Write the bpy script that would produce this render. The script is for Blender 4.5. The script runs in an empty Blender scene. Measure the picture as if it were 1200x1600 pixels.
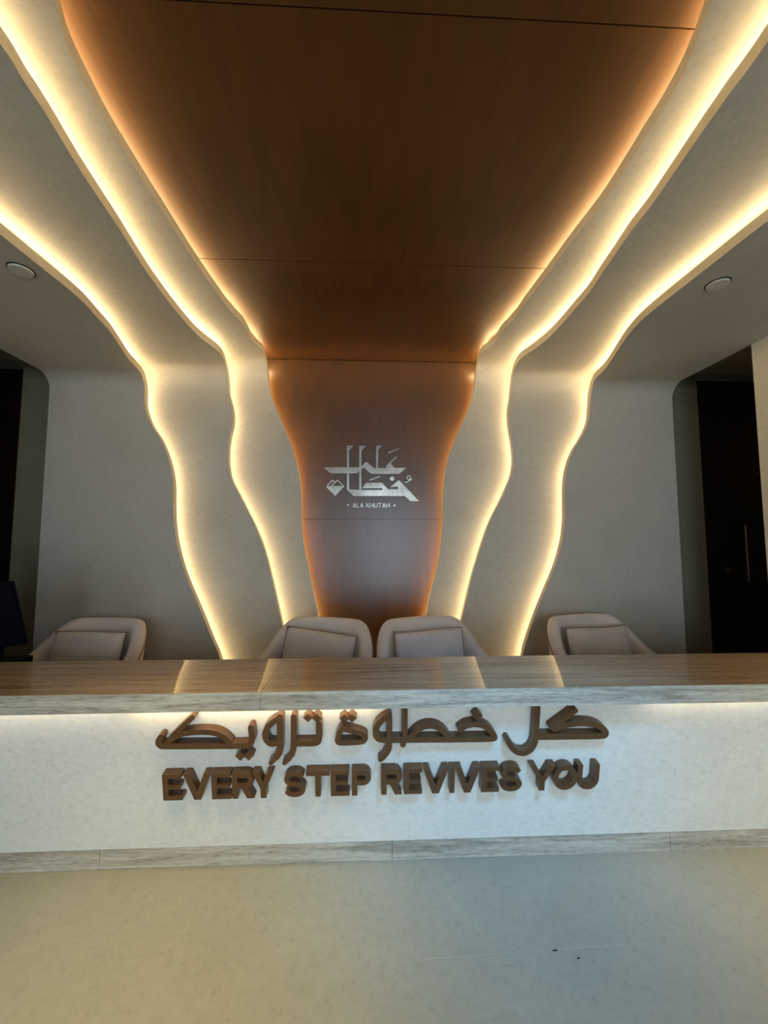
import bpy, bmesh, math, random
from mathutils import Vector, Matrix
from mathutils.geometry import delaunay_2d_cdt
random.seed(4)
SC = bpy.context.scene
COL = SC.collection
PI = math.pi

# ------------------------------------------------------------------ camera
cam_d = bpy.data.cameras.new('camera')
cam = bpy.data.objects.new('camera', cam_d); COL.objects.link(cam)
cam.location = (0, 0, 1.45)
cam.rotation_euler = (math.radians(94.2), 0, math.radians(-2.35))
cam_d.sensor_fit = 'HORIZONTAL'; cam_d.sensor_width = 36
cam_d.lens = 36 * 610 / 1200
cam_d.clip_start = .02
SC.camera = cam

# ------------------------------------------------------------------ world, daylight, exposure
w = bpy.data.worlds.new('world'); SC.world = w; w.use_nodes = True
w.node_tree.nodes['Background'].inputs[0].default_value = (.62, .80, 1, 1)
w.node_tree.nodes['Background'].inputs[1].default_value = 1.0
SC.view_settings.view_transform = 'Standard'
SC.view_settings.look = 'None'
SC.view_settings.gamma = 1
SC.view_settings.use_curve_mapping = False
SC.view_settings.exposure = 0.0


def area(name, loc, rot, sx, sy, power, col, spread=PI):
    l = bpy.data.lights.new(name, 'AREA'); l.shape = 'RECTANGLE'
    l.size, l.size_y, l.energy, l.color, l.spread = sx, sy, power, col, spread
    o = bpy.data.objects.new(name, l); COL.objects.link(o)
    o.location = loc; o.rotation_euler = rot
    return o


# daylight coming in through the three bays of the glazed front behind the camera
DAY = (.66, .84, 1)
area('daylight_left', (-1.75, -4.05, 1.3), (PI / 2, 0, 0), 1.3, 2.4, 34, DAY)
area('daylight_middle', (.55, -4.05, 1.35), (PI / 2, 0, 0), 1.0, 2.5, 84, DAY)
area('daylight_right', (2.05, -4.05, 1.3), (PI / 2, 0, 0), .9, 2.4, 34, DAY)


def spot(name, loc, to, power, col, deg, r=.05):
    l = bpy.data.lights.new(name, 'SPOT'); l.energy, l.color = power, col
    l.spot_size = math.radians(deg); l.spot_blend = 1; l.shadow_soft_size = r
    o = bpy.data.objects.new(name, l); COL.objects.link(o)
    o.location = loc
    o.rotation_euler = (Vector(to) - Vector(loc)).to_track_quat('-Z', 'Y').to_euler()


# unseen spots added overhead to throw warm and blue pools on floor and counter
spot('added_spot_warm_left', (-.75, .55, 2.75), (-.72, 1.30, 0), 175, (1, .86, .40), 48, .3)
spot('added_spot_warm_right', (2.2, .5, 2.7), (2.2, 1.45, 0), 160, (1, .92, .60), 50, .3)
spot('added_spot_cool', (.75, .0, 2.75), (.62, 1.80, .38), 270, (.18, .55, 1), 42, .22)

# traced outlines, in metres in the plane of the surface they lie on
CURVES = {'CL': [(-2.206, -1.1795), (-2.044, -1.2504), (-1.84, -1.3383), (-1.661, -1.4209), (-1.506, -1.4877), (-1.35, -1.5395), (-1.194, -1.5762), (-1.063, -1.5941), (-0.931, -1.6018), (-0.798, -1.6069), (-0.664, -1.6277), (-0.53, -1.6693), (-0.396, -1.732), (-0.288, -1.8043), (-0.18, -1.8507), (-0.098, -1.8699), (0.001, -1.8743), (0.073, -1.8739), (0.128, -1.8673), (0.194, -1.8585), (0.287, -1.8401), (0.407, -1.8175), (0.64, -1.7479), (0.809, -1.7005), (0.971, -1.6727), (1.114, -1.6481), (1.261, -1.6446), (1.381, -1.6492), (1.488, -1.6533), (1.614, -1.6582)], 'BL': [(-2.282, -0.6666), (-1.976, -0.7362), (-1.832, -0.7712), (-1.671, -0.812), (-1.509, -0.8557), (-1.357, -0.9049), (-1.226, -0.9619), (-1.095, -1.03), (-0.963, -1.0984), (-0.825, -1.1727), (-0.702, -1.2006), (-0.574, -1.207), (-0.45, -1.1969), (-0.331, -1.1756), (-0.234, -1.1756), (-0.149, -1.1944), (-0.034, -1.2225), (0.131, -1.2229), (0.297, -1.1876), (0.418, -1.1788), (0.51, -1.1979), (0.623, -1.228), (0.754, -1.2446), (0.934, -1.2481), (1.105, -1.2445), (1.267, -1.2353), (1.418, -1.2216), (1.563, -1.2019), (1.686, -1.1871), (1.791, -1.1762), (1.919, -1.1629), (2.02, -1.1492), (2.113, -1.1336), (2.192, -1.1231), (2.252, -1.1188), (2.31, -1.108), (2.35, -1.1055)], 'AL': [(-2.416, -0.3687), (-2.088, -0.4335), (-1.95, -0.4631), (-1.794, -0.4987), (-1.598, -0.5406), (-1.418, -0.5769), (-1.248, -0.5891), (-1.076, -0.5934), (-0.933, -0.607), (-0.788, -0.632), (-0.626, -0.6803), (-0.439, -0.7521), (-0.31, -0.8118), (-0.192, -0.86), (-0.11, -0.8875), (-0.026, -0.9036), (0.076, -0.9125), (0.202, -0.9061), (0.358, -0.8926), (0.443, -0.9113), (0.535, -0.9311), (0.668, -0.9257), (0.782, -0.928), (0.879, -0.951), (0.991, -0.9689), (1.115, -0.9777), (1.286, -0.9891), (1.441, -0.9969), (1.585, -0.9994), (1.712, -1.0016), (1.824, -1.0036), (1.924, -1.0054), (2.017, -1.0053), (2.1, -1.0052), (2.179, -1.0021), (2.259, -0.9936), (2.334, -0.9834), (2.396, -0.971), (2.449, -0.9502), (2.496, -0.9296)], 'AR': [(-2.426, 0.4579), (-2.067, 0.5229), (-1.9, 0.5585), (-1.759, 0.5999), (-1.606, 0.6302), (-1.418, 0.661), (-1.245, 0.6745), (-1.071, 0.6765), (-0.925, 0.6869), (-0.766, 0.7092), (-0.612, 0.7582), (-0.462, 0.8193), (-0.335, 0.8805), (-0.22, 0.93), (-0.117, 0.9616), (0.005, 0.9846), (0.12, 0.9917), (0.271, 0.9733), (0.417, 0.9698), (0.512, 1.0109), (0.615, 1.0193), (0.739, 1.0176), (0.846, 1.038), (0.945, 1.0525), (1.089, 1.0543), (1.263, 1.0655), (1.416, 1.0753), (1.556, 1.0815), (1.676, 1.0893), (1.779, 1.0986), (1.876, 1.1048), (1.964, 1.1046), (2.049, 1.1007), (2.119, 1.0972), (2.186, 1.0923), (2.242, 1.0912), (2.299, 1.0869), (2.364, 1.0782), (2.415, 1.0675), (2.479, 1.048), (2.533, 1.027), (2.575, 1.0092)], 'BR': [(-2.298, 0.7284), (-1.961, 0.8216), (-1.771, 0.8691), (-1.606, 0.9166), (-1.441, 0.9701), (-1.302, 1.0179), (-1.161, 1.0773), (-1.026, 1.1485), (-0.895, 1.2144), (-0.763, 1.2693), (-0.636, 1.2897), (-0.521, 1.2867), (-0.393, 1.2695), (-0.288, 1.2575), (-0.171, 1.2574), (-0.035, 1.2811), (0.107, 1.2874), (0.267, 1.255), (0.397, 1.2429), (0.497, 1.2656), (0.612, 1.2981), (0.773, 1.3219), (0.949, 1.3274), (1.118, 1.325), (1.267, 1.3229), (1.435, 1.2988), (1.582, 1.2812), (1.729, 1.2619), (1.864, 1.2547), (1.98, 1.2405), (2.061, 1.2296), (2.134, 1.2198), (2.201, 1.2109), (2.26, 1.2045), (2.314, 1.1986), (2.361, 1.1965), (2.406, 1.193), (2.45, 1.1866)], 'CR': [(-2.19, 1.2885), (-1.992, 1.3534), (-1.819, 1.4237), (-1.66, 1.4941), (-1.511, 1.5649), (-1.349, 1.6255), (-1.203, 1.6638), (-1.055, 1.6829), (-0.917, 1.6876), (-0.779, 1.6924), (-0.623, 1.7176), (-0.476, 1.7737), (-0.34, 1.8583), (-0.214, 1.9203), (-0.076, 1.9429), (0.016, 1.9517), (0.092, 1.9512), (0.199, 1.9286), (0.348, 1.9036), (0.495, 1.8641), (0.694, 1.799), (0.861, 1.7475), (1.002, 1.7151), (1.116, 1.7035), (1.251, 1.7034), (1.399, 1.7061), (1.524, 1.7092), (1.639, 1.7112), (1.738, 1.7137), (1.827, 1.7188)]}
ENG_W = (0.2697, 0.3898)
ENG = [('E', -0.8699, -0.7895), ('V', -0.7817, -0.6703), ('E', -0.6655, -0.5832), ('R', -0.5789, -0.4859), ('Y', -0.4915, -0.4022), ('S', -0.3596, -0.2667), ('T', -0.2639, -0.162), ('E', -0.1576, -0.0766), ('P', -0.066, 0.0167), ('R', 0.0612, 0.152), ('E', 0.1605, 0.241), ('V', 0.2439, 0.3561), ('I', 0.3619, 0.3832), ('V', 0.3851, 0.4958), ('E', 0.5028, 0.5824), ('S', 0.5864, 0.6842), ('Y', 0.7178, 0.8326), ('O', 0.8238, 0.9343), ('U', 0.932, 1.032)]
ARAB = [('letter', [('s', 0.0228, [(-0.7295, 0.6507), (-0.7741, 0.6073), (-0.8248, 0.5551)]), ('s', 0.0238, [(-0.8208, 0.5518), (-0.8013, 0.5666), (-0.7716, 0.577), (-0.7297, 0.5825), (-0.6713, 0.5826), (-0.6299, 0.5738), (-0.6014, 0.5547), (-0.5821, 0.5325), (-0.5776, 0.5184)]), ('s', 0.0256, [(-0.8638, 0.562), (-0.8739, 0.5461), (-0.8747, 0.5323), (-0.8642, 0.5219), (-0.8497, 0.5211), (-0.6995, 0.518), (-0.5081, 0.5154), (-0.4929, 0.5257), (-0.4867, 0.5466), (-0.4876, 0.5698), (-0.4905, 0.5976)])]), ('dot', [('d', 0.022, [(-0.5389, 0.4692)])]), ('dot', [('d', 0.022, [(-0.5041, 0.4698)])]), ('letter', [('s', 0.0256, [(-0.3661, 0.6402), (-0.3939, 0.6256), (-0.4199, 0.6007), (-0.433, 0.5709), (-0.43, 0.5429), (-0.4116, 0.5215), (-0.3924, 0.522), (-0.3751, 0.5324)]), ('s', 0.0265, [(-0.3676, 0.6457), (-0.3712, 0.5018), (-0.3752, 0.4784), (-0.3876, 0.4598)]), ('s', 0.0192, [(-0.381, 0.4691), (-0.3943, 0.4506), (-0.4119, 0.433)])]), ('letter', [('s', 0.0256, [(-0.3102, 0.6446), (-0.3127, 0.5239), (-0.315, 0.4958), (-0.3223, 0.47)]), ('s', 0.0192, [(-0.3196, 0.4771), (-0.3344, 0.4491), (-0.3541, 0.4315)]), ('s', 0.0265, [(-0.3127, 0.522), (-0.2216, 0.5199), (-0.2086, 0.5285), (-0.205, 0.5449), (-0.205, 0.5776), (-0.2055, 0.6078)])]), ('dot', [('d', 0.02, [(-0.251, 0.6388)])]), ('dot', [('d', 0.02, [(-0.2144, 0.6371)])]), ('letter', [('s', 0.0238, [(-0.1072, 0.5871), (-0.0514, 0.5696), (-0.0147, 0.5556), (-0.0073, 0.5428), (-0.0146, 0.5265), (-0.0341, 0.5212), (-0.1184, 0.5189), (-0.1278, 0.5281), (-0.1238, 0.5477), (-0.1159, 0.5733), (-0.1072, 0.5871)])]), ('dot', [('d', 0.0201, [(-0.0984, 0.632)])]), ('dot', [('d', 0.0201, [(-0.065, 0.6332)])]), ('letter', [('s', 0.0254, [(0.0927, 0.6395), (0.0688, 0.6265), (0.045, 0.6027), (0.0351, 0.5731), (0.0368, 0.5459), (0.0519, 0.5308), (0.0797, 0.528), (0.5436, 0.5224), (0.5547, 0.5288), (0.5451, 0.5472), (0.5234, 0.5736), (0.4946, 0.5901), (0.4586, 0.5952), (0.4231, 0.5877), (0.4007, 0.5707)]), ('s', 0.0243, [(0.0937, 0.6368), (0.095, 0.509), (0.0927, 0.4871), (0.0802, 0.4625)]), ('s', 0.019, [(0.0852, 0.4707), (0.0727, 0.4489), (0.0561, 0.4355)]), ('s', 0.0243, [(0.1591, 0.6865), (0.1613, 0.5349), (0.1532, 0.5049)]), ('s', 0.0243, [(0.1831, 0.5371), (0.2103, 0.5693), (0.2403, 0.5867), (0.2706, 0.5909), (0.3012, 0.5838), (0.3296, 0.564), (0.3509, 0.5334)])]), ('dot', [('d', 0.0225, [(0.4735, 0.633)])]), ('letter', [('s', 0.025, [(0.7344, 0.6842), (0.7346, 0.5497), (0.7328, 0.4992), (0.7166, 0.4666), (0.689, 0.451), (0.6579, 0.4553), (0.6308, 0.4788), (0.6116, 0.5147)]), ('s', 0.0269, [(0.7344, 0.5285), (1.0347, 0.5254), (1.047, 0.5327), (1.0449, 0.548), (1.0241, 0.5687), (0.9895, 0.5835), (0.9415, 0.5891), (0.8894, 0.5866), (0.852, 0.5784), (0.8173, 0.5655)]), ('s', 0.024, [(0.9016, 0.6489), (0.8636, 0.6172), (0.8052, 0.5708), (0.8199, 0.563)])])]
LOGO = [('letter', [('p', 0, [(-0.4091, 2.1243), (-0.0779, 2.1269), (-0.0777, 2.098), (-0.0997, 2.0704), (-0.3474, 2.0687)]), ('p', 0, [(-0.1973, 2.3296), (-0.1356, 2.3302), (-0.1763, 2.2811), (-0.1739, 1.9113), (-0.1945, 1.9161)]), ('p', 0, [(-0.0837, 2.3282), (-0.0219, 2.3288), (-0.0627, 2.2822), (-0.0612, 1.9069), (-0.0818, 1.9118)]), ('p', 0, [(0.0733, 2.3248), (0.0847, 2.3324), (0.1319, 2.3329), (0.0922, 2.2872), (0.09, 2.1142), (0.0727, 2.1141)]), ('p', 0, [(-0.0621, 2.138), (-0.0263, 2.1743), (-0.0075, 2.1744), (0.0504, 2.1224), (0.3503, 2.1247), (0.2905, 2.0682), (0.0234, 2.0663), (-0.0419, 2.1257), (-0.062, 2.1056)]), ('p', 0, [(0.1666, 2.1448), (0.2536, 2.2298), (0.27, 2.2285), (0.2088, 2.1677), (0.2459, 2.1204), (0.1691, 2.1198)]), ('p', 0, [(-0.1945, 1.9211), (-0.0548, 1.9154), (0.1296, 1.9164), (0.1296, 1.9327), (-0.0549, 1.9317), (-0.0622, 1.9242), (-0.0182, 1.983), (0.1296, 1.9839), (0.1838, 1.9241), (0.2752, 1.9246), (0.2753, 1.9509), (0.2061, 1.9431), (0.2804, 2.0067), (0.2952, 2.0008), (0.4702, 1.8139), (0.3886, 1.8135), (0.3393, 1.8619), (-0.1378, 1.8596)])]), ('dot', [('p', 0, [(0.1816, 2.2694), (0.2837, 2.3092), (0.2887, 2.3032), (0.1866, 2.2569)])]), ('dot', [('p', 0, [(0.0087, 2.013), (0.1073, 2.047), (0.1147, 2.041), (0.0186, 2.0006)])]), ('dot', [('p', 0, [(0.2418, 2.0229), (0.2402, 2.0149), (0.2357, 2.0081), (0.2289, 2.0035), (0.221, 2.0019), (0.213, 2.0034), (0.2063, 2.0079), (0.2018, 2.0147), (0.2002, 2.0227), (0.2018, 2.0307), (0.2063, 2.0375), (0.2131, 2.0421), (0.221, 2.0437), (0.229, 2.0422), (0.2357, 2.0377), (0.2402, 2.0309)])]), ('dot', [('s', 0.008, [(0.3946, 2.0339), (0.3896, 2.0189), (0.3771, 2.0138), (0.3647, 2.0212), (0.3608, 2.0337), (0.3673, 2.0462), (0.3788, 2.0503), (0.3897, 2.0439), (0.3975, 2.0265), (0.4005, 2.0125)]), ('s', 0.009, [(0.397, 2.0165), (0.3746, 2.0013), (0.3572, 1.9888), (0.3398, 1.9887)])]), ('emblem', [('p', 0, [(-0.3875, 1.9432), (-0.3681, 1.9522), (-0.2192, 1.9506), (-0.3014, 1.8579)]), ('s', 0.011, [(-0.3788, 1.9447), (-0.3634, 1.967), (-0.3286, 2.0034), (-0.309, 1.9911)]), ('s', 0.011, [(-0.3437, 1.9449), (-0.2808, 2.0056), (-0.224, 1.9481)]), ('s', 0.008, [(-0.3788, 1.9472), (-0.224, 1.9466)])])]
LTXT = {'x0': -0.1413, 'x1': 0.2, 'zt': 1.7965, 'zb': 1.7539, 'd': [(-0.1823, 1.7767), (0.2443, 1.7748)]}


# ------------------------------------------------------------------ helpers
def node_mat(name, rough=.6, metal=0., spec=.5):
    m = bpy.data.materials.new(name); m.use_nodes = True
    nt = m.node_tree; b = nt.nodes['Principled BSDF']
    b.inputs['Roughness'].default_value = rough
    b.inputs['Metallic'].default_value = metal
    b.inputs['Specular IOR Level'].default_value = spec
    return m, nt, b


def coords(nt, scale, kind='Object', rot=(0, 0, 0)):
    tc = nt.nodes.new('ShaderNodeTexCoord'); mp = nt.nodes.new('ShaderNodeMapping')
    mp.inputs['Scale'].default_value = scale
    mp.inputs['Rotation'].default_value = rot
    nt.links.new(tc.outputs[kind], mp.inputs[0])
    return mp.outputs[0]


def noise(nt, vec, scale, detail=4, rough=.55, dist=0.):
    n = nt.nodes.new('ShaderNodeTexNoise')
    n.inputs['Scale'].default_value = scale; n.inputs['Detail'].default_value = detail
    n.inputs['Roughness'].default_value = rough; n.inputs['Distortion'].default_value = dist
    nt.links.new(vec, n.inputs['Vector'])
    return n.outputs['Fac']


def ramp(nt, fac, stops):
    r = nt.nodes.new('ShaderNodeValToRGB'); e = r.color_ramp.elements
    while len(e) < len(stops): e.new(.5)
    for el, (p, c) in zip(e, stops):
        el.position = p; el.color = (*c, 1)
    nt.links.new(fac, r.inputs[0])
    return r.outputs[0]


def bump(nt, b, fac, strength, dist=.01):
    n = nt.nodes.new('ShaderNodeBump'); n.inputs['Strength'].default_value = strength
    n.inputs['Distance'].default_value = dist
    nt.links.new(fac, n.inputs['Height']); nt.links.new(n.outputs[0], b.inputs['Normal'])


def mixc(nt, a, b_, fac, mode='MIX'):
    n = nt.nodes.new('ShaderNodeMix'); n.data_type = 'RGBA'; n.blend_type = mode
    for s, v in ((n.inputs[0], fac), (n.inputs[6], a), (n.inputs[7], b_)):
        if hasattr(v, 'links') or hasattr(v, 'is_linked'): nt.links.new(v, s)
        elif isinstance(v, tuple): s.default_value = (*v, 1)
        else: s.default_value = v
    return n.outputs[2]


def plaster(name, lo, hi, rough=.55, bs=.12):
    m, nt, b = node_mat(name, rough, 0, .4)
    v = coords(nt, (1, 1, 1))
    a = noise(nt, v, 2.6, 6, .62, .5); c = noise(nt, coords(nt, (1, 1, 1.6)), 30, 8, .78)
    c1 = ramp(nt, a, [(.28, lo), (.72, hi)])
    mid = tuple((p + q) / 2 for p, q in zip(lo, hi))
    c2 = ramp(nt, c, [(.34, tuple(x * .72 for x in mid)), (.47, mid), (.66, tuple(min(1, x * 1.13) for x in mid))])
    nt.links.new(mixc(nt, c1, c2, .5), b.inputs['Base Color'])
    bump(nt, b, c, bs, .004)
    return m


def wood(name, dark, light, rough, scale=(38, 1.6, 1.6), spec=.5, bs=.1):
    m, nt, b = node_mat(name, rough, 0, spec)
    v = coords(nt, scale)
    v2 = coords(nt, (scale[0] * .16, scale[1] * .5, scale[2] * .5))
    a = noise(nt, v, 1.6, 8, .7, .6)
    wv = nt.nodes.new('ShaderNodeTexWave'); wv.wave_type = 'RINGS'
    wv.inputs['Scale'].default_value = 1.1; wv.inputs['Distortion'].default_value = 5
    wv.inputs['Detail'].default_value = 3; wv.inputs['Detail Scale'].default_value = 1.2
    nt.links.new(v2, wv.inputs['Vector'])
    c1 = ramp(nt, a, [(.25, dark), (.75, light)])
    c2 = ramp(nt, wv.outputs['Fac'], [(.0, tuple(x * .62 for x in dark)), (.25, dark), (1, light)])
    nt.links.new(mixc(nt, c1, c2, .3), b.inputs['Base Color'])
    bump(nt, b, a, bs, .002)
    return m


def travertine(name, lo, hi, rough, seed=0.):
    m, nt, b = node_mat(name, rough, 0, .5)
    v = coords(nt, (1.1, 20, 20))
    v2 = coords(nt, (9, 55, 55))
    a = noise(nt, v, 1.3, 8, .68, 1.0); c = noise(nt, v2, 2.2, 6, .75, .4)
    c1 = ramp(nt, a, [(.36, lo), (.48, tuple((p + q) / 2 for p, q in zip(lo, hi))), (.60, hi)])
    c2 = ramp(nt, c, [(.38, tuple(x * .7 for x in lo)), (.46, tuple((p + q) / 2 for p, q in zip(lo, hi))), (.62, hi)])
    nt.links.new(mixc(nt, c1, c2, .38), b.inputs['Base Color'])
    bump(nt, b, c, .01 if rough < .1 else .08, .001)
    return m


def plain(name, col, rough=.5, metal=0., spec=.5, grain=None):
    m, nt, b = node_mat(name, rough, metal, spec)
    v = coords(nt, grain or (1, 1, 1))
    n = noise(nt, v, 30, 4)
    nt.links.new(ramp(nt, n, [(.3, tuple(x * .86 for x in col)), (.7, tuple(min(1, x * 1.1) for x in col))]), b.inputs['Base Color'])
    return m


def emit(name, col, strength):
    m = bpy.data.materials.new(name); m.use_nodes = True; nt = m.node_tree
    nt.nodes.clear()
    e = nt.nodes.new('ShaderNodeEmission'); o = nt.nodes.new('ShaderNodeOutputMaterial')
    e.inputs[0].default_value = (*col, 1); e.inputs[1].default_value = strength
    nt.links.new(e.outputs[0], o.inputs[0])
    return m


M = {}
M['plaster'] = plaster('plaster', (.37, .335, .275), (.47, .435, .37))
M['lip'] = plaster('plaster_edge_lit', (.46, .385, .28), (.55, .47, .35))  # same plaster, lightened and warmed: bounced light put into the lip colour
M['counter'] = plaster('counter_plaster', (.66, .64, .58), (.78, .76, .70), .42, .1)
M['floor'] = plaster('floor_microcement', (.32, .30, .24), (.42, .39, .32), .34, .05)
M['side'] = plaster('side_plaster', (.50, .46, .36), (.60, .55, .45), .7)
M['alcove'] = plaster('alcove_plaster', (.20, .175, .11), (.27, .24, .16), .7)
M['wood'] = wood('walnut_veneer', (.060, .023, .0045), (.100, .038, .010), .30, (60, 1.4, 1.4), .6)
M['wood_c'] = wood('walnut_veneer_ceiling', (.052, .019, .0035), (.086, .032, .006), .42, (60, 1.4, 1.4), .25)
M['door'] = wood('dark_door_wood', (.008, .004, .003), (.014, .007, .005), .35)
M['stone'] = travertine('travertine_top_reflect', (.22, .13, .07), (.50, .34, .21), .035)  # browner than the edge: reflection of the wood wall put into the colour
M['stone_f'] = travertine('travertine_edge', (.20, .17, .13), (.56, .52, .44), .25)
M['bronze'] = plain('bronze_letters', (.125, .062, .027), .32, .25, .5)
M['steel'] = plain('brushed_steel', (.33, .295, .26), .27, 1., .5, (1, 1, 12))
_nt = M['steel'].node_tree; bump(_nt, _nt.nodes['Principled BSDF'], noise(_nt, coords(_nt, (1, 1, 1)), 4, 1), .25, .02)
M['steel_d'] = plain('dull_steel', (.20, .18, .17), .40, 1.)
M['black'] = plain('black_plastic', (.0015, .002, .004), .6, 0, .08)
M['fabric'] = None
M['cover'] = plain('cover_plate', (.50, .47, .40), .5)
M['ledge'] = plain('inner_shelf_laminate', (.30, .24, .18), .4)
WARM = (1, .76, .41)
M['led'] = emit('led_glow', WARM, 28)
M['led_wood'] = emit('led_glow_by_wood', (1, .74, .36), 46)
M['led_desk'] = emit('led_glow_desk', (1, .80, .46), 24)
M['led_desk_dim'] = emit('led_glow_desk_dim', (1, .86, .62), 11)


def fabric(name, lo, hi):
    m, nt, b = node_mat(name, .9, 0, .2)
    v = coords(nt, (1, 1, 1))
    n = noise(nt, v, 160, 3, .7); n2 = noise(nt, v, 7, 3)
    c = mixc(nt, ramp(nt, n, [(.35, lo), (.65, hi)]), ramp(nt, n2, [(.3, lo), (.7, hi)]), .4)
    nt.links.new(c, b.inputs['Base Color'])
    b.inputs['Sheen Weight'].default_value = .25
    bump(nt, b, n, .35, .003)
    return m


M['fabric'] = fabric('woven_fabric', (.53, .45, .41), (.72, .64, .60))
M['pillow'] = fabric('pillow_fabric', (.48, .405, .375), (.66, .58, .55))
M['seam'] = fabric('seam_thread', (.15, .095, .07), (.22, .15, .11))


def link(name, me, mat=None, parent=None, loc=None, smooth=False):
    o = bpy.data.objects.new(name, me); COL.objects.link(o)
    for m in (mat if isinstance(mat, (list, tuple)) else [mat]):
        if m: me.materials.append(m)
    if parent: o.parent = parent
    if loc is not None: o.location = loc
    if smooth:
        for p in me.polygons: p.use_smooth = True
    return o


def from_bm(name, bm, mat, parent=None, loc=None, smooth=False):
    bmesh.ops.recalc_face_normals(bm, faces=bm.faces[:])
    me = bpy.data.meshes.new(name); bm.to_mesh(me); bm.free()
    return link(name, me, mat, parent, loc, smooth)


def box_bm(x0, x1, y0, y1, z0, z1, bev=0., bm=None):
    bm = bm or bmesh.new()
    r = bmesh.ops.create_cube(bm, size=1)
    bmesh.ops.scale(bm, vec=(x1 - x0, y1 - y0, z1 - z0), verts=r['verts'])
    bmesh.ops.translate(bm, vec=((x0 + x1) / 2, (y0 + y1) / 2, (z0 + z1) / 2), verts=r['verts'])
    if bev:
        es = list({e for v in r['verts'] for e in v.link_edges})
        bmesh.ops.bevel(bm, geom=es, offset=bev, segments=2, affect='EDGES')
    return bm


def box(name, b, mat, parent=None, bev=0.):
    return from_bm(name, box_bm(*b, bev), mat, parent)


def struct(o):
    o['kind'] = 'structure'; return o


def empty(name, loc, rot=(0, 0, 0), label=None, cat=None, group=None):
    o = bpy.data.objects.new(name, None); COL.objects.link(o)
    o.location = loc; o.rotation_euler = rot; o.empty_display_size = .05
    if label: tag(o, label, cat, group)
    return o


def tag(o, label, cat, group=None):
    o['label'] = label; o['category'] = cat
    if group: o['group'] = group
    return o


def tube_bm(pts, r, n=8, bm=None, closed=False):
    bm = bm or bmesh.new(); rings = []
    N = len(pts)
    for i, p in enumerate(pts):
        p = Vector(p)
        a = Vector(pts[max(i - 1, 0)]); b = Vector(pts[min(i + 1, N - 1)])
        t = (b - a).normalized()
        ref = Vector((0, 0, 1)) if abs(t.z) < .9 else Vector((1, 0, 0))
        s = t.cross(ref).normalized(); u = s.cross(t)
        rings.append([bm.verts.new(p + (s * math.cos(2 * PI * k / n) + u * math.sin(2 * PI * k / n)) * r) for k in range(n)])
    for a, b in zip(rings, rings[1:]):
        for k in range(n):
            bm.faces.new((a[k], a[(k + 1) % n], b[(k + 1) % n], b[k]))
    bm.faces.new(rings[0][::-1]); bm.faces.new(rings[-1])
    return bm


# flat shapes: union of polygons, extruded
def stroke_polys(pts, wd, round_=True, ends=True):
    ps = []; h = wd / 2
    for (x0, y0), (x1, y1) in zip(pts, pts[1:]):
        dx, dy = x1 - x0, y1 - y0; l = math.hypot(dx, dy)
        if l < 1e-6: continue
        nx, ny = -dy / l * h, dx / l * h
        ps.append([(x0 + nx, y0 + ny), (x0 - nx, y0 - ny), (x1 - nx, y1 - ny), (x1 + nx, y1 + ny)])
    if round_:
        for i, (x, y) in enumerate(pts):
            if not ends and i in (0, len(pts) - 1): continue
            k = 14; hh = h * .995
            ps.append([(x + hh * math.cos(2 * PI * j / k), y + hh * math.sin(2 * PI * j / k)) for j in range(k)])
    return ps


def extruded(name, polys, depth, mat, parent, z0=0., loc=None, bev=0.):
    vs, fs = [], []
    for p in polys:
        a = sum(p[i][0] * p[(i + 1) % len(p)][1] - p[(i + 1) % len(p)][0] * p[i][1] for i in range(len(p)))
        if a < 0: p = p[::-1]
        b = len(vs); vs += [Vector(q) for q in p]; fs.append(list(range(b, b + len(p))))
    ov, oe, of, _, _, forig = delaunay_2d_cdt(vs, [], fs, 1, 1e-5)
    tris = [f for f, o in zip(of, forig) if o]
    bm = bmesh.new()
    top = [bm.verts.new((v.x, v.y, z0 + depth)) for v in ov]
    bot = [bm.verts.new((v.x, v.y, z0)) for v in ov]
    cnt = {}
    for f in tris:
        for i in range(len(f)):
            a, b = f[i], f[(i + 1) % len(f)]
            cnt[(a, b)] = 1
    for f in tris:
        bm.faces.new([top[i] for i in f]); bm.faces.new([bot[i] for i in reversed(f)])
    for (a, b) in cnt:
        if (b, a) not in cnt:
            bm.faces.new((top[a], bot[a], bot[b], top[b]))
    bmesh.ops.delete(bm, geom=[v for v in bm.verts if not v.link_faces], context='VERTS')
    bmesh.ops.dissolve_limit(bm, angle_limit=.02, verts=bm.verts[:], edges=bm.edges[:])
    me = bpy.data.meshes.new(name); bm.to_mesh(me); bm.free()
    return link(name, me, mat, parent, loc)


def arc(cx, cy, rx, ry, a0, a1, n=14):
    return [(cx + rx * math.cos(math.radians(a0 + (a1 - a0) * i / n)), cy + ry * math.sin(math.radians(a0 + (a1 - a0) * i / n))) for i in range(n + 1)]


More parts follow.
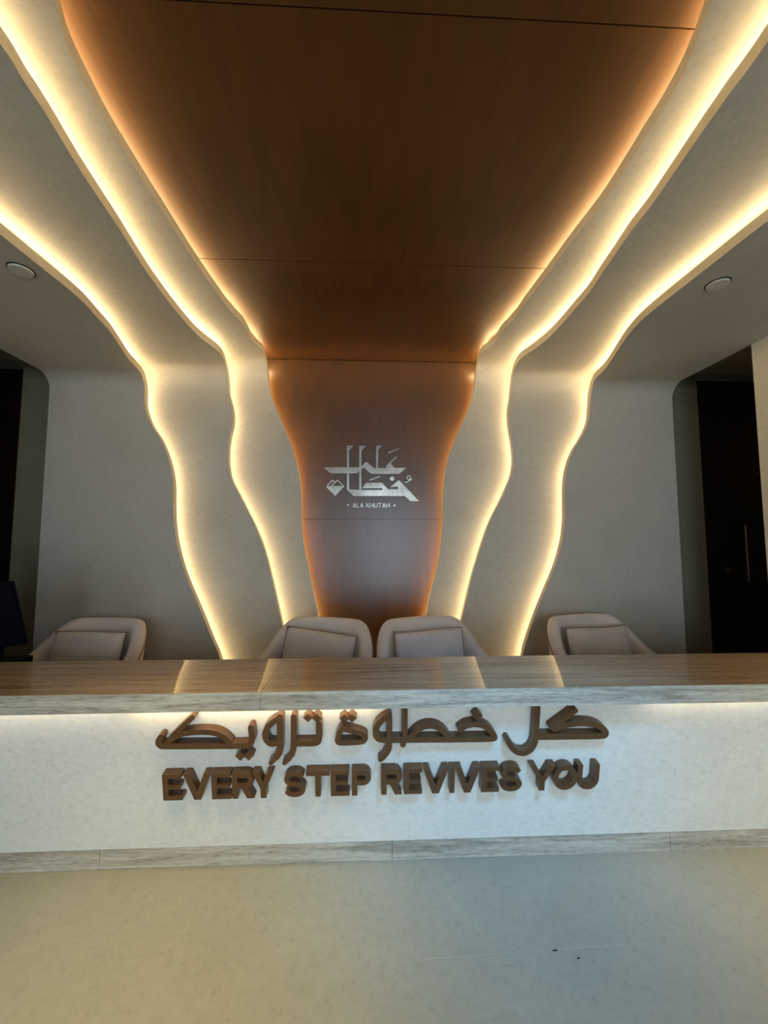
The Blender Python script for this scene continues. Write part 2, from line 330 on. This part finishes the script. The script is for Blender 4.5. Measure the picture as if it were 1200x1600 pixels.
def glyph(c, wd, h, t):
    """polygons of a bold capital, width wd, height h, stroke t"""
    R = lambda x0, y0, x1, y1: [(x0, y0), (x1, y0), (x1, y1), (x0, y1)]
    S = lambda pts: stroke_polys(pts, t, True, False)
    if c == 'E': return [R(0, 0, t, h), R(0, 0, wd, t * .78), R(0, h / 2 - t * .36, wd * .92, h / 2 + t * .36), R(0, h - t * .78, wd * .98, h)]
    if c == 'L': return [R(0, 0, t, h), R(0, 0, wd, t * .92)]
    if c == 'I': return [R(0, 0, wd, h)]
    if c == 'H': return [R(0, 0, t, h), R(wd - t, 0, wd, h), R(0, h / 2 - t / 2, wd, h / 2 + t / 2)]
    if c == 'T': return [R(0, h - t * .92, wd, h), R(wd / 2 - t / 2, 0, wd / 2 + t / 2, h)]
    if c == 'V': return [[(0, h), (t * 1.12, h), (wd / 2 + t * .62, 0), (wd / 2 - t * .62, 0)], [(wd, h), (wd - t * 1.12, h), (wd / 2 - t * .62, 0), (wd / 2 + t * .62, 0)]]
    if c == 'A': return [[(0, 0), (t * 1.12, 0), (wd / 2 + t * .6, h), (wd / 2 - t * .6, h)], [(wd, 0), (wd - t * 1.12, 0), (wd / 2 - t * .6, h), (wd / 2 + t * .6, h)], R(wd * .2, h * .22, wd * .8, h * .22 + t * .85)]
    if c == 'Y': return [R(wd / 2 - t / 2, 0, wd / 2 + t / 2, h * .46), [(0, h), (t * 1.2, h), (wd / 2 + t * .5, h * .36), (wd / 2 - t * .5, h * .36)], [(wd, h), (wd - t * 1.2, h), (wd / 2 - t * .5, h * .36), (wd / 2 + t * .5, h * .36)]]
    if c == 'K': return [R(0, 0, t, h), [(wd, h), (wd - t * 1.3, h), (t * .5, h * .42), (t * .5, h * .22)], [(wd, 0), (wd - t * 1.3, 0), (wd * .3, h * .5), (wd * .5, h * .66)]]
    if c == 'P' or c == 'R':
        r = h * .30; cy = h - r
        out = [R(0, 0, t, h)] + S([(t * .5, h - t / 2)] + arc(wd - r, cy, r - t / 2, r - t / 2, 90, -90, 10) + [(t * .5, cy - r + t / 2)])
        if c == 'R': out.append([(wd * .38, cy - r + t * .3), (wd * .38 + t * 1.25, cy - r + t * .3), (wd, 0), (wd - t * 1.3, 0)])
        return out
    if c == 'U':
        r = wd / 2
        return S([(t / 2, h), (t / 2, r)] + arc(r, r, r - t / 2, r - t / 2, 180, 360, 14) + [(wd - t / 2, h)])
    if c == 'O': return S(arc(wd / 2, h / 2, wd / 2 - t / 2, h / 2 - t / 2, 0, 360, 28))
    if c == 'S':
        t *= .9; r2 = h / 4 - t / 4
        rx = wd / 2 - t / 2
        up = arc(wd / 2, h - t / 2 - r2, rx * .94, r2, 20, 270, 14)
        lo = arc(wd / 2, t / 2 + r2, rx, r2, 90, -160, 14)
        return S(up + lo)
    return [R(0, 0, wd, h)]


# ------------------------------------------------------------------ room shell
YW, ZW, ST = 3.6, 3.155, .11
XR, XL = 2.69, -2.645
P = {'A': (YW - ST, ZW - ST, .15), 'B': (YW - 2 * ST, ZW - 2 * ST, .14), 'C': (YW - 3 * ST, ZW - 3 * ST, .13)}

flo = struct(from_bm('floor', box_bm(-4.6, 4.6, -4.3, 3.9, -.12, 0), M['floor']))
# pale hairline in the screed with two small dark chips
M['hair'] = plain('filled_hairline', (.50, .47, .40), .5)
pts = [(.20 + .066 * i, 1.4585 + .0018 * i + .0012 * math.sin(i * 2.3), .0002) for i in range(12)]
bm = bmesh.new()
for (ax, ay, az), (bx0, by0, bz) in zip(pts, pts[1:]):
    q = [bm.verts.new(c) for c in ((ax, ay - .0011, .0006), (bx0, by0 - .0011, .0006), (bx0, by0 + .0011, .0006), (ax, ay + .0011, .0006))]
    bm.faces.new(q)
from_bm('hairline', bm, M['hair'], flo)
for cx, cy, rx in ((.668, 1.469, .009), (.737, 1.440, .005)):
    bm = bmesh.new()
    bm.faces.new([bm.verts.new((cx + rx * math.cos(k * PI / 4) * (1 + .2 * (k % 3)), cy + .0028 * math.sin(k * PI / 4), .0009)) for k in range(8)])
    from_bm('chip', bm, M['black'], flo)

# wooden back: one panel above and one below the joint, with a dark recess behind
wb = struct(box('wall_back', (-2.62, 2.62, YW + .022, YW + .1, 0, 3.25), M['door']))
J = .0016
for z0, z1 in ((.0, .36), (.36, 1.649 - 0), (1.649, ZW)):
    box('wood_panel', (-1.5, 1.5, YW, YW + .02, z0 + J, z1 - J), M['wood'], wb, .0012)
ce = struct(box('ceiling', (-2.62, 2.62, -1.6, YW + .1, ZW + .022, ZW + .1), M['door']))
cuts = [YW - .002, 2.290, 1.140, -.01, -1.16, -1.6]
for a, b in zip(cuts, cuts[1:]):
    box('wood_panel', (-1.6, 1.6, b + J, a - J, ZW, ZW + .02), M['wood_c'], ce, .0012)


def curve_fn(key):
    pts = list(CURVES[key])
    # the curves run on above the camera beyond the frame with the same gentle wave
    s1, x1 = pts[-1]; sg = 1 if x1 > 0 else -1
    m = (x1 - pts[-3][1]) / (s1 - pts[-3][0]); L = .25
    for d in (.1, .25, .45, .7, 1.0, 1.5, 2.0, 2.6, 3.2, 3.8):
        s = s1 + d
        x = x1 + m * L * (1 - math.exp(-d / L)) + sg * .07 * math.sin(d * 1.9) * min(1, d)
        if s < 5.0: pts.append((s, x))
    s0, x0 = pts[0]; m = (pts[1][1] - x0) / (pts[1][0] - s0)
    pts = [(s0 - .9, x0 - m * .45)] + pts
    n = len(pts)
    tg = []
    for i in range(n):
        a = pts[max(i - 1, 0)]; b = pts[min(i + 1, n - 1)]
        tg.append((b[1] - a[1]) / (b[0] - a[0]))

    def f(s):
        if s <= pts[0][0]: return pts[0][1] + tg[0] * (s - pts[0][0])
        if s >= pts[-1][0]: return pts[-1][1]
        lo = 0
        while pts[lo + 1][0] < s: lo += 1
        (a, xa), (b, xb) = pts[lo], pts[lo + 1]; h = b - a; t = (s - a) / h
        return ((2 * t ** 3 - 3 * t * t + 1) * xa + (t ** 3 - 2 * t * t + t) * h * tg[lo]
                + (-2 * t ** 3 + 3 * t * t) * xb + (t ** 3 - t * t) * h * tg[lo + 1])
    return f


CF = {k: curve_fn(k) for k in CURVES}


def prof_pt(k, s, off=0.):
    """(y, z) on the wall-cove-ceiling line of layer k, pushed off into the wall"""
    Y, Z, r = P[k]
    if s <= 0: return (Y + off, Z - r + s)
    if s <= r * PI / 2:
        a = s / r; return (Y - r + (r + off) * math.cos(a), Z - r + (r + off) * math.sin(a))
    return (Y - r - (s - r * PI / 2), Z + off)


def s_range(k):
    Y, Z, r = P[k]
    s0 = -(Z - r); s1 = r * PI / 2 + Y - r + 1.6
    out = []; s = s0
    while s < s1:
        out.append(s)
        s += .02 if (-.9 < s < 3.2) else .08
    out.append(s1)
    return out


T = .053


def layer(key, nm):
    k, side = key[0], key[1]; sg = -1 if side == 'L' else 1
    f = CF[key]
    nxt = {'A': 'B', 'B': 'C'}.get(k)
    ss = s_range(k)
    def xo(s):
        if nxt:
            sn = s if s <= 0 else s - .0
            v = CF[nxt + side](sn) + sg * .30
            return max(-2.6, min(2.6, v))
        return XL if side == 'L' else XR
    bm = bmesh.new()
    rows = []
    for s in ss:
        xi = f(s); xx = xo(s)
        if sg * (xx - xi) < .05: xx = xi + sg * .05
        (y0, z0), (y1, z1) = prof_pt(k, s), prof_pt(k, s, T)
        rows.append([bm.verts.new(c) for c in ((xi, y0, z0), (xx, y0, z0), (xi, y0, z0), (xi, y1, z1), (xi, y1, z1), (xx, y1, z1), (xx, y0, z0), (xx, y1, z1))])
    lipf = []
    for a, b in zip(rows, rows[1:]):
        for i, j in ((0, 1), (2, 3), (4, 5), (6, 7)):
            fc = bm.faces.new((a[i], a[j], b[j], b[i])); fc.smooth = True
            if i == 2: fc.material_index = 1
    for r in (rows[0], rows[-1]):
        bm.faces.new((r[0], r[1], r[5], r[3]))
    # normals: front faces look into the room
    bm.normal_update()
    for fc in bm.faces:
        c = fc.calc_center_median()
    me = bpy.data.meshes.new(nm)
    bmesh.ops.recalc_face_normals(bm, faces=bm.faces[:])
    bm.to_mesh(me); bm.free()
    o = link(nm, me, [M['plaster'], M['lip']]); struct(o)
    # LED tape on the hidden back of the lip
    bm = bmesh.new(); rows = []
    back = .066; wd = .004; th = .030
    for s in ss:
        xi = f(s) + sg * back
        (y0, z0), (y1, z1) = prof_pt(k, s, T + .001), prof_pt(k, s, T + .001 + th)
        rows.append([bm.verts.new(c) for c in ((xi, y0, z0), (xi + sg * wd, y0, z0), (xi + sg * wd, y1, z1), (xi, y1, z1))])
    for a, b in zip(rows, rows[1:]):
        for i in range(4):
            bm.faces.new((a[i], a[(i + 1) % 4], b[(i + 1) % 4], b[i]))
    from_bm('led_strip', bm, M['led_wood'] if k == 'A' else M['led'], o)
    return o


for i, key in enumerate(('AL', 'AR', 'BL', 'BR', 'CL', 'CR')):
    layer(key, 'trim_%d' % (i + 1))

# side walls, door alcoves, rear of the room
S = M['side']
wr = struct(box('wall_right', (XR, XR + .12, -4.2, 2.545, 0, 3.25), S))
wl = struct(box('wall_left', (XL - .12, XL, -4.2, 2.545, 0, 3.25), S))
for sg, X, nm in ((1, XR, 'right'), (-1, XL, 'left')):
    def bx(name, a, b, y0, y1, z0, z1, mat=S, par=None, bev=0.):
        return box(name, (min(a, b), max(a, b), y0, y1, z0, z1), mat, par, bev)
    w0 = wr if sg > 0 else wl
    bx('return_wall', X - sg * .06, X - sg * .002, P['C'][0] + T + .01, YW + .1, 0, 3.25, S, w0)
    bx('bulkhead', X - sg * .06, X - sg * .002, 2.0, P['C'][0] + T + .01, P['C'][1] + T + .01, 3.25, S, w0)
    dx0 = 3.128 if sg > 0 else -3.066
    dx1 = dx0 + sg * .96
    AL = M['alcove']
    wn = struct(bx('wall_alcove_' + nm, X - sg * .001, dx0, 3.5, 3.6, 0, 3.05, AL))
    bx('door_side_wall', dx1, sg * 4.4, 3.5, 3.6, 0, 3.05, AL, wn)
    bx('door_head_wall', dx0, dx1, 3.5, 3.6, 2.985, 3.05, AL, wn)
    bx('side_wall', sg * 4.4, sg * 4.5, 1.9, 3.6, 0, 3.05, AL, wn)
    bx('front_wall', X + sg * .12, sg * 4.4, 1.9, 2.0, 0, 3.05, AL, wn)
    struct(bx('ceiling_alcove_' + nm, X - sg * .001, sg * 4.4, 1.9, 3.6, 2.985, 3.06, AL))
    d = struct(bx('door_1' if sg > 0 else 'door_2', dx0 + sg * .004, dx1 - sg * .004, 3.51, 3.555, .006, 2.978, M['door'], None, .002))
    # vertical pull bar on two stand-offs, and a square lock
    if sg > 0:
        bm = tube_bm([(3.468, 3.452, 1.075), (3.468, 3.452, 1.59)], .009, 12)
        for z in (1.15, 1.51):
            tube_bm([(3.468, 3.452, z), (3.468, 3.511, z)], .008, 8, bm)
        h = from_bm('handle', bm, M['steel_d'], d); h['label'] = 'steel pull bar'
        bm = box_bm(3.318, 3.352, 3.504, 3.512, 1.155, 1.205, .002)
        tube_bm([(3.335, 3.49, 1.18), (3.335, 3.505, 1.18)], .010, 12, bm)
        from_bm('lock', bm, M['steel_d'], d)
    else:
        bm = tube_bm([(-3.42, 3.452, 1.075), (-3.42, 3.452, 1.59)], .009, 12)
        for z in (1.15, 1.51):
            tube_bm([(-3.42, 3.452, z), (-3.42, 3.511, z)], .008, 8, bm)
        from_bm('handle', bm, M['steel'], d)

rear = struct(box('wall_rear', (-4.5, 4.5, -4.3, -4.2, 2.72, 3.25), S))
for a, b in ((-4.5, -2.5), (-1.0, -.05), (1.15, 1.5), (2.6, 4.5)):
    box('pier', (a, b, -4.3, -4.2, 0, 2.72), S, rear)
for i, (a, b) in enumerate(((-2.5, -1.0), (-.05, 1.15), (1.5, 2.6))):
    wn = struct(box('window_%d' % (i + 1), (a, b, -4.27, -4.23, 0, .06), M['black']))
    for c in ((a, a + .05, -4.27, -4.23, .06, 2.72), (b - .05, b, -4.27, -4.23, .06, 2.72), (a, b, -4.27, -4.23, 2.66, 2.72)):
        box('window_frame', c, M['black'], wn)
struct(box('ceiling_rear', (-4.5, 4.5, -4.3, -1.6, 2.80, 2.9), M['plaster']))

# ------------------------------------------------------------------ reception counter
ctr = empty('reception_counter', (0, 1.9, 0), (0, 0, 0), 'long reception counter with polished travertine top and white plaster front', 'counter')
def cpart(name, o):
    o.parent = ctr; o.location = (0, -1.9, 0); return o
HC, TS = .836, .074
SL = math.atan(.2)
XA, XB = -2.55, 2.58
# stone top: two slabs meeting left of the centre
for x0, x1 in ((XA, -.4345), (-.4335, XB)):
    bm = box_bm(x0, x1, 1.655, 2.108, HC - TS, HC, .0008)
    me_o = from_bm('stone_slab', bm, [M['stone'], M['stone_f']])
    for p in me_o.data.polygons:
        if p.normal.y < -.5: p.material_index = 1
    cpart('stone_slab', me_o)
# leaning plaster front
bm = bmesh.new()
zt, zb = HC - TS - .002, .085
v = [bm.verts.new(c) for x in (XA, XB) for c in ((x, 1.883, zb), (x, 1.883 - .2 * (zt - zb), zt), (x, 2.09, zt), (x, 2.09, zb))]
for f_ in ((0, 1, 2, 3), (4, 5, 6, 7), (0, 1, 5, 4), (1, 2, 6, 5), (2, 3, 7, 6), (3, 0, 4, 7)):
    bm.faces.new([v[i] for i in f_])
cpart('', from_bm('plaster_front', bm, M['counter']))
# travertine plinth tiles
xs = [XA, -1.182, .115, 1.422, XB]
for a, b in zip(xs, xs[1:]):
    cpart('', box('plinth_tile', (a + .0008, b - .0008, 1.8835, 1.93, 0, .0835), M['stone_f'], None, .001))
cpart('', box('inner_shelf', (XA, XB, 2.11, 2.36, .71, .74), M['ledge']))
cpart('', box('back_panel', (XA, XB, 2.11, 2.13, 0, .71), M['ledge']))
for a, b in ((XA, -1.05), (-1.0, .02), (1.25, XB)):
    cpart('', box('led_strip', (a, b, 1.696, 1.708, HC - TS - .008, HC - TS - .001), M['led_desk'] if -1.02 < a < 1 else M['led_desk_dim']))

# ------------------------------------------------------------------ raised lettering on the counter front
DEP = .04
ROT = (PI / 2 + SL, 0, 0)
eng = empty('english_sign', (0, 1.883, .085), ROT, 'bronze raised capitals reading EVERY STEP REVIVES YOU, lower line on counter front', 'sign')
for c, x0, x1 in ENG:
    o = extruded('letter', glyph(c, x1 - x0, ENG_W[1] - ENG_W[0], .0235), DEP - .002, M['bronze'], eng, .0015, (x0, ENG_W[0], 0))
ara = empty('arabic_sign', (0, 1.883, .085), ROT, 'bronze raised Arabic script, upper line on counter front under the stone top', 'sign')
WMAX = .680
for nm, shapes in ARAB:
    polys = []
    for kd, wd, pts in shapes:
        if kd == 's':
            for _ in range(2):
                if len(pts) > 4:
                    q = [pts[0]]
                    for (ax, ay), (bx_, by_) in zip(pts, pts[1:]):
                        q += [(.8 * ax + .2 * bx_, .8 * ay + .2 * by_), (.2 * ax + .8 * bx_, .2 * ay + .8 * by_)]
                    pts = q + [pts[-1]]
            cut = [(x, min(y, WMAX - wd * .5)) for x, y in pts]
            polys += stroke_polys(cut, wd)
        else:
            (x, y), = pts
            polys.append([(x + wd, y), (x, y + wd), (x - wd, y), (x, y - wd)])
    extruded(nm, polys, DEP - .002, M['bronze'], ara, .0015)

# ------------------------------------------------------------------ steel wall logo
logo = empty('wall_sign', (0, YW, 0), (PI / 2, 0, 0), 'brushed steel geometric Arabic sign with small Latin line on dark wood wall', 'sign')
for nm, shapes in LOGO:
    polys = []
    for kd, wd, pts in shapes:
        polys += stroke_polys(pts, wd) if kd == 's' else [pts]
    extruded(nm, polys, .014, M['steel'], logo, .0085)
word = 'ALA KHUTAH'; x = LTXT['x0']; hh = LTXT['zt'] - LTXT['zb']
units = {' ': .42, 'L': .8}
tot = sum(units.get(c, 1.) for c in word) + .22 * (len(word) - 1)
u = (LTXT['x1'] - LTXT['x0']) / tot
for c in word:
    wdt = units.get(c, 1.) * u
    if c != ' ':
        extruded('letter', glyph(c, wdt, hh, .0056), .006, M['steel'], logo, .001, (x, LTXT['zb'], 0))
    x += wdt + .22 * u
for (px, pz) in LTXT['d']:
    extruded('dot', [[(px + .008 * math.cos(a * PI / 6), pz + .008 * math.sin(a * PI / 6)) for a in range(12)]], .006, M['steel'], logo, .001)

# ------------------------------------------------------------------ round cover plates in the plaster soffit
for x, y, lb in ((-1.767, 1.965, 'flush round cover plate in the ceiling left of the glowing curves'), (1.872, 1.925, 'flush round cover plate in the ceiling right of the glowing curves')):
    zc = P['C'][1]
    t = empty('ceiling_cover', (x, y, zc), (0, 0, 0), lb, 'cover plate', 'round ceiling cover plates')
    bm = bmesh.new()
    bmesh.ops.create_cone(bm, segments=40, radius1=.048, radius2=.052, depth=.007, cap_ends=True)
    from_bm('plate', bm, M['cover'], t, (0, 0, -.0075), False)
    bm = bmesh.new()
    bmesh.ops.create_cone(bm, segments=40, radius1=.056, radius2=.056, depth=.003, cap_ends=True)
    from_bm('recess_ring', bm, M['black'], t, (0, 0, -.0016), False)

# ------------------------------------------------------------------ tub chairs
def chair_h(a):
    a = abs(a)
    k = max(0., min(1., (a - 30) / 66)); k = k * k * (3 - 2 * k)
    return .865 - .265 * k


def plan(a, rx, ry):
    r = math.radians(a); s, c = math.sin(r), math.cos(r)
    e = .78
    return (rx * math.copysign(abs(s) ** e, s), ry * math.copysign(abs(c) ** e, c))


def make_shell():
    bm = bmesh.new(); rings = []
    A = 128; n = 72
    for i in range(n + 1):
        a = -A + 2 * A * i / n
        h = chair_h(a); th = .085 if abs(a) < 118 else .085 * math.sqrt(max(.12, 1 - ((abs(a) - 118) / 10.5) ** 2))
        fl = .045 * (h - .30) / .56
        ring = []
        prof = [(1, .26), (1, .40), (1, h - .10), (1, h - .035)]
        top = [(.93, h - .010), (.75, h + .0), (.5, h + .004), (.25, h), (.07, h - .010)]
        inn = [(0, h - .035), (0, h - .10), (0, .45), (0, .28)]
        for q, z in prof + top + inn:
            g = fl * (z - .26) / (h - .26)
            mid = .5
            q2 = mid + (q - mid) * (th / .085)
            rx = .305 + .085 * q2 + g; ry = .305 + .085 * q2 + g * 1.1
            x, y = plan(a, rx, ry)
            ring.append(bm.verts.new((x, y, z)))
        rings.append(ring)
    m = len(rings[0])
    for a, b in zip(rings, rings[1:]):
        for k in range(m):
            bm.faces.new((a[k], a[(k + 1) % m], b[(k + 1) % m], b[k]))
    bm.faces.new(rings[0]); bm.faces.new(rings[-1][::-1])
    return bm


def shell_pt(a, q, z, push=.0):
    h = chair_h(a); g = .045 * (h - .30) / .56 * (z - .26) / (h - .26)
    return plan(a, .305 + .085 * q + g + push, .305 + .085 * q + g * 1.1 + push)


def make_chair(name, loc, rz, label):
    t = empty(name, loc, (0, 0, rz), label, 'chair', 'beige tub chairs behind the counter')
    s = from_bm('shell', make_shell(), M['fabric'], t, None, True)
    # piping that follows the rim, and the arched quilting lines of the two sides
    pts = []
    for i in range(81):
        a = -122 + 244 * i / 80; z = chair_h(a) - .035
        x, y = shell_pt(a, 1, z, .001); pts.append((x, y, z))
    from_bm('piping', tube_bm(pts, 0.0050, 6), M['seam'], s, None, True)
    bm = bmesh.new()
    for sg in (-1, 1):
        for j in range(7):
            pts = []
            for i in range(19):
                u_ = -1 + 2 * i / 18
                a = sg * (94 + u_ * (30 - j * 3.6))
                z = chair_h(a) - .05 - j * .032 - .10 * u_ * u_
                x, y = shell_pt(a, 1, z, .0005); pts.append((x, y, z))
            tube_bm(pts, .0040, 5, bm)
            pts = []
            for i in range(15):
                u_ = -1 + 2 * i / 14
                a = sg * (98 + u_ * (24 - j * 3.0))
                z = chair_h(a) - .05 - j * .030 - .06 * u_ * u_
                x, y = shell_pt(a, 0, z, -.0005); pts.append((x, y, z))
            if j < 4: tube_bm(pts, .0036, 5, bm)
    q = from_bm('quilting', bm, M['seam'], s, None, True); q['kind'] = 'stuff'
    # seat pad
    bm = bmesh.new(); seg = 40; rg = []
    for z, sc in ((.27, .92), (.29, 1), (.42, 1), (.455, .96), (.468, .85), (.472, .5)):
        rg.append([bm.verts.new((sc * plan(360 * k / seg, .262, .262)[0], sc * plan(360 * k / seg, .262, .262)[1] - .03, z)) for k in range(seg)])
    for a, b in zip(rg, rg[1:]):
        for k in range(seg): bm.faces.new((a[k], a[(k + 1) % seg], b[(k + 1) % seg], b[k]))
    bm.faces.new(rg[0][::-1]); bm.faces.new(rg[-1])
    from_bm('seat', bm, M['fabric'], t, None, True)
    from_bm('post', tube_bm([(0, 0, .10), (0, 0, .28)], .03, 14), M['black'], t)
    for k in range(4):
        a = PI / 4 + k * PI / 2
        lg_ = from_bm('leg', tube_bm([(0.02 * math.cos(a), .02 * math.sin(a), .11), (.17 * math.cos(a), .17 * math.sin(a), .085), (.28 * math.cos(a), .28 * math.sin(a), .012)], .012, 8), M['black'], t)
    return t


def make_pillow(name, loc, rot, label, w_=.45, h_=.30, d_=.13, seed=0):
    bm = bmesh.new(); nx, nz = 22, 16; rnd = random.Random(seed)
    ph = [rnd.uniform(0, 6) for _ in range(4)]
    def pt(i, j, sd):
        u_ = -1 + 2 * i / nx; v_ = -1 + 2 * j / nz
        k = max(0, (1 - u_ ** 2 * u_ ** 2) * (1 - v_ ** 2 * v_ ** 2)) ** .55
        pin = 1 - .02 * (1 - v_ * v_)
        piz = 1 - .05 * (1 - u_ * u_)
        wob = .004 * math.sin(5 * u_ + ph[0]) * math.cos(4 * v_ + ph[1]) + .003 * math.sin(9 * u_ * v_ + ph[2])
        return (u_ * w_ / 2 * pin, sd * (d_ / 2 * k + wob * k), v_ * h_ / 2 * piz + .004 * math.sin(3 * u_ + ph[3]))
    F = {}
    for sd in (-1, 1):
        for i in range(nx + 1):
            for j in range(nz + 1):
                edge = i in (0, nx) or j in (0, nz)
                if edge and sd == 1: F[(i, j, 1)] = F[(i, j, -1)]; continue
                F[(i, j, sd)] = bm.verts.new(pt(i, j, sd))
    for sd in (-1, 1):
        for i in range(nx):
            for j in range(nz):
                q = [F[(i, j, sd)], F[(i + 1, j, sd)], F[(i + 1, j + 1, sd)], F[(i, j + 1, sd)]]
                bm.faces.new(q if sd < 0 else q[::-1])
    o = from_bm(name, bm, M['pillow'], None, loc, True)
    o.rotation_euler = rot
    pts = []
    for i in range(nx + 1): pts.append(pt(i, nz, -1))
    for j in range(nz - 1, -1, -1): pts.append(pt(nx, j, -1))
    for i in range(nx - 1, -1, -1): pts.append(pt(i, 0, -1))
    for j in range(1, nz + 1): pts.append(pt(0, j, -1))
    from_bm('seam', tube_bm(pts, .0032, 6), M['seam'], o, None, True)
    tag(o, label, 'cushion', 'lumbar cushions in the tub chairs')
    return o


CH = [(-1.99, 2.70, -8, 'beige tub chair beside the black monitor, against the grey plaster wall', 'small cushion in the chair beside the black monitor', 0),
      (-.40, 2.66, -16, 'beige tub chair just left of the wood wall centre, its cushion sagging', 'tilted cushion in the chair below the steel sign, left of the gap', -5),
      (.495, 2.66, 15, 'beige tub chair just right of the wood wall centre, its cushion level', 'level cushion in the chair just right of the wood wall centre', 0),
      (1.745, 2.70, 12, 'beige tub chair nearest the dark door with the pull bar', 'boxy cushion in the chair nearest the dark door with pull bar', 0)]
for i, (x, y, r, lb, pl, tilt) in enumerate(CH):
    rz = math.radians(r)
    make_chair('tub_chair', (x, y, 0), rz, lb)
    off = Vector((0, .175, .655)); off.rotate(Matrix.Rotation(rz, 3, 'Z'))
    make_pillow('cushion', (x + off.x, y + off.y, off.z), (math.radians(-13), math.radians(-tilt), rz), pl, .535, .32, .12, i)

# ------------------------------------------------------------------ monitor at the left end
mon = empty('monitor', (-1.92, 2.22, .7405), (0, 0, 0), 'black computer monitor seen from behind at the left end of the counter', 'monitor')
def mpart(o):
    o.parent = mon; o.location = (1.92, -2.22, -.7405); return o
mpart(box('base', (-2.25, -1.854, 2.15, 2.30, .7405, .817), M['black'], None, .003))
mpart(box('neck', (-2.07, -1.965, 2.215, 2.245, .817, 1.02), M['black'], None, .004))
bm = box_bm(-.27, .27, -.012, .012, 0, .385, .006)
box_bm(-.17, .17, -.035, -.010, .05, .26, .010, bm)
scr = from_bm('screen', bm, M['black'], mon)
scr.rotation_euler = (math.radians(24), math.radians(-3.5), math.radians(21))
scr.location = (-2.082 + 1.92, 2.135 - 2.22, .878 - .7405)
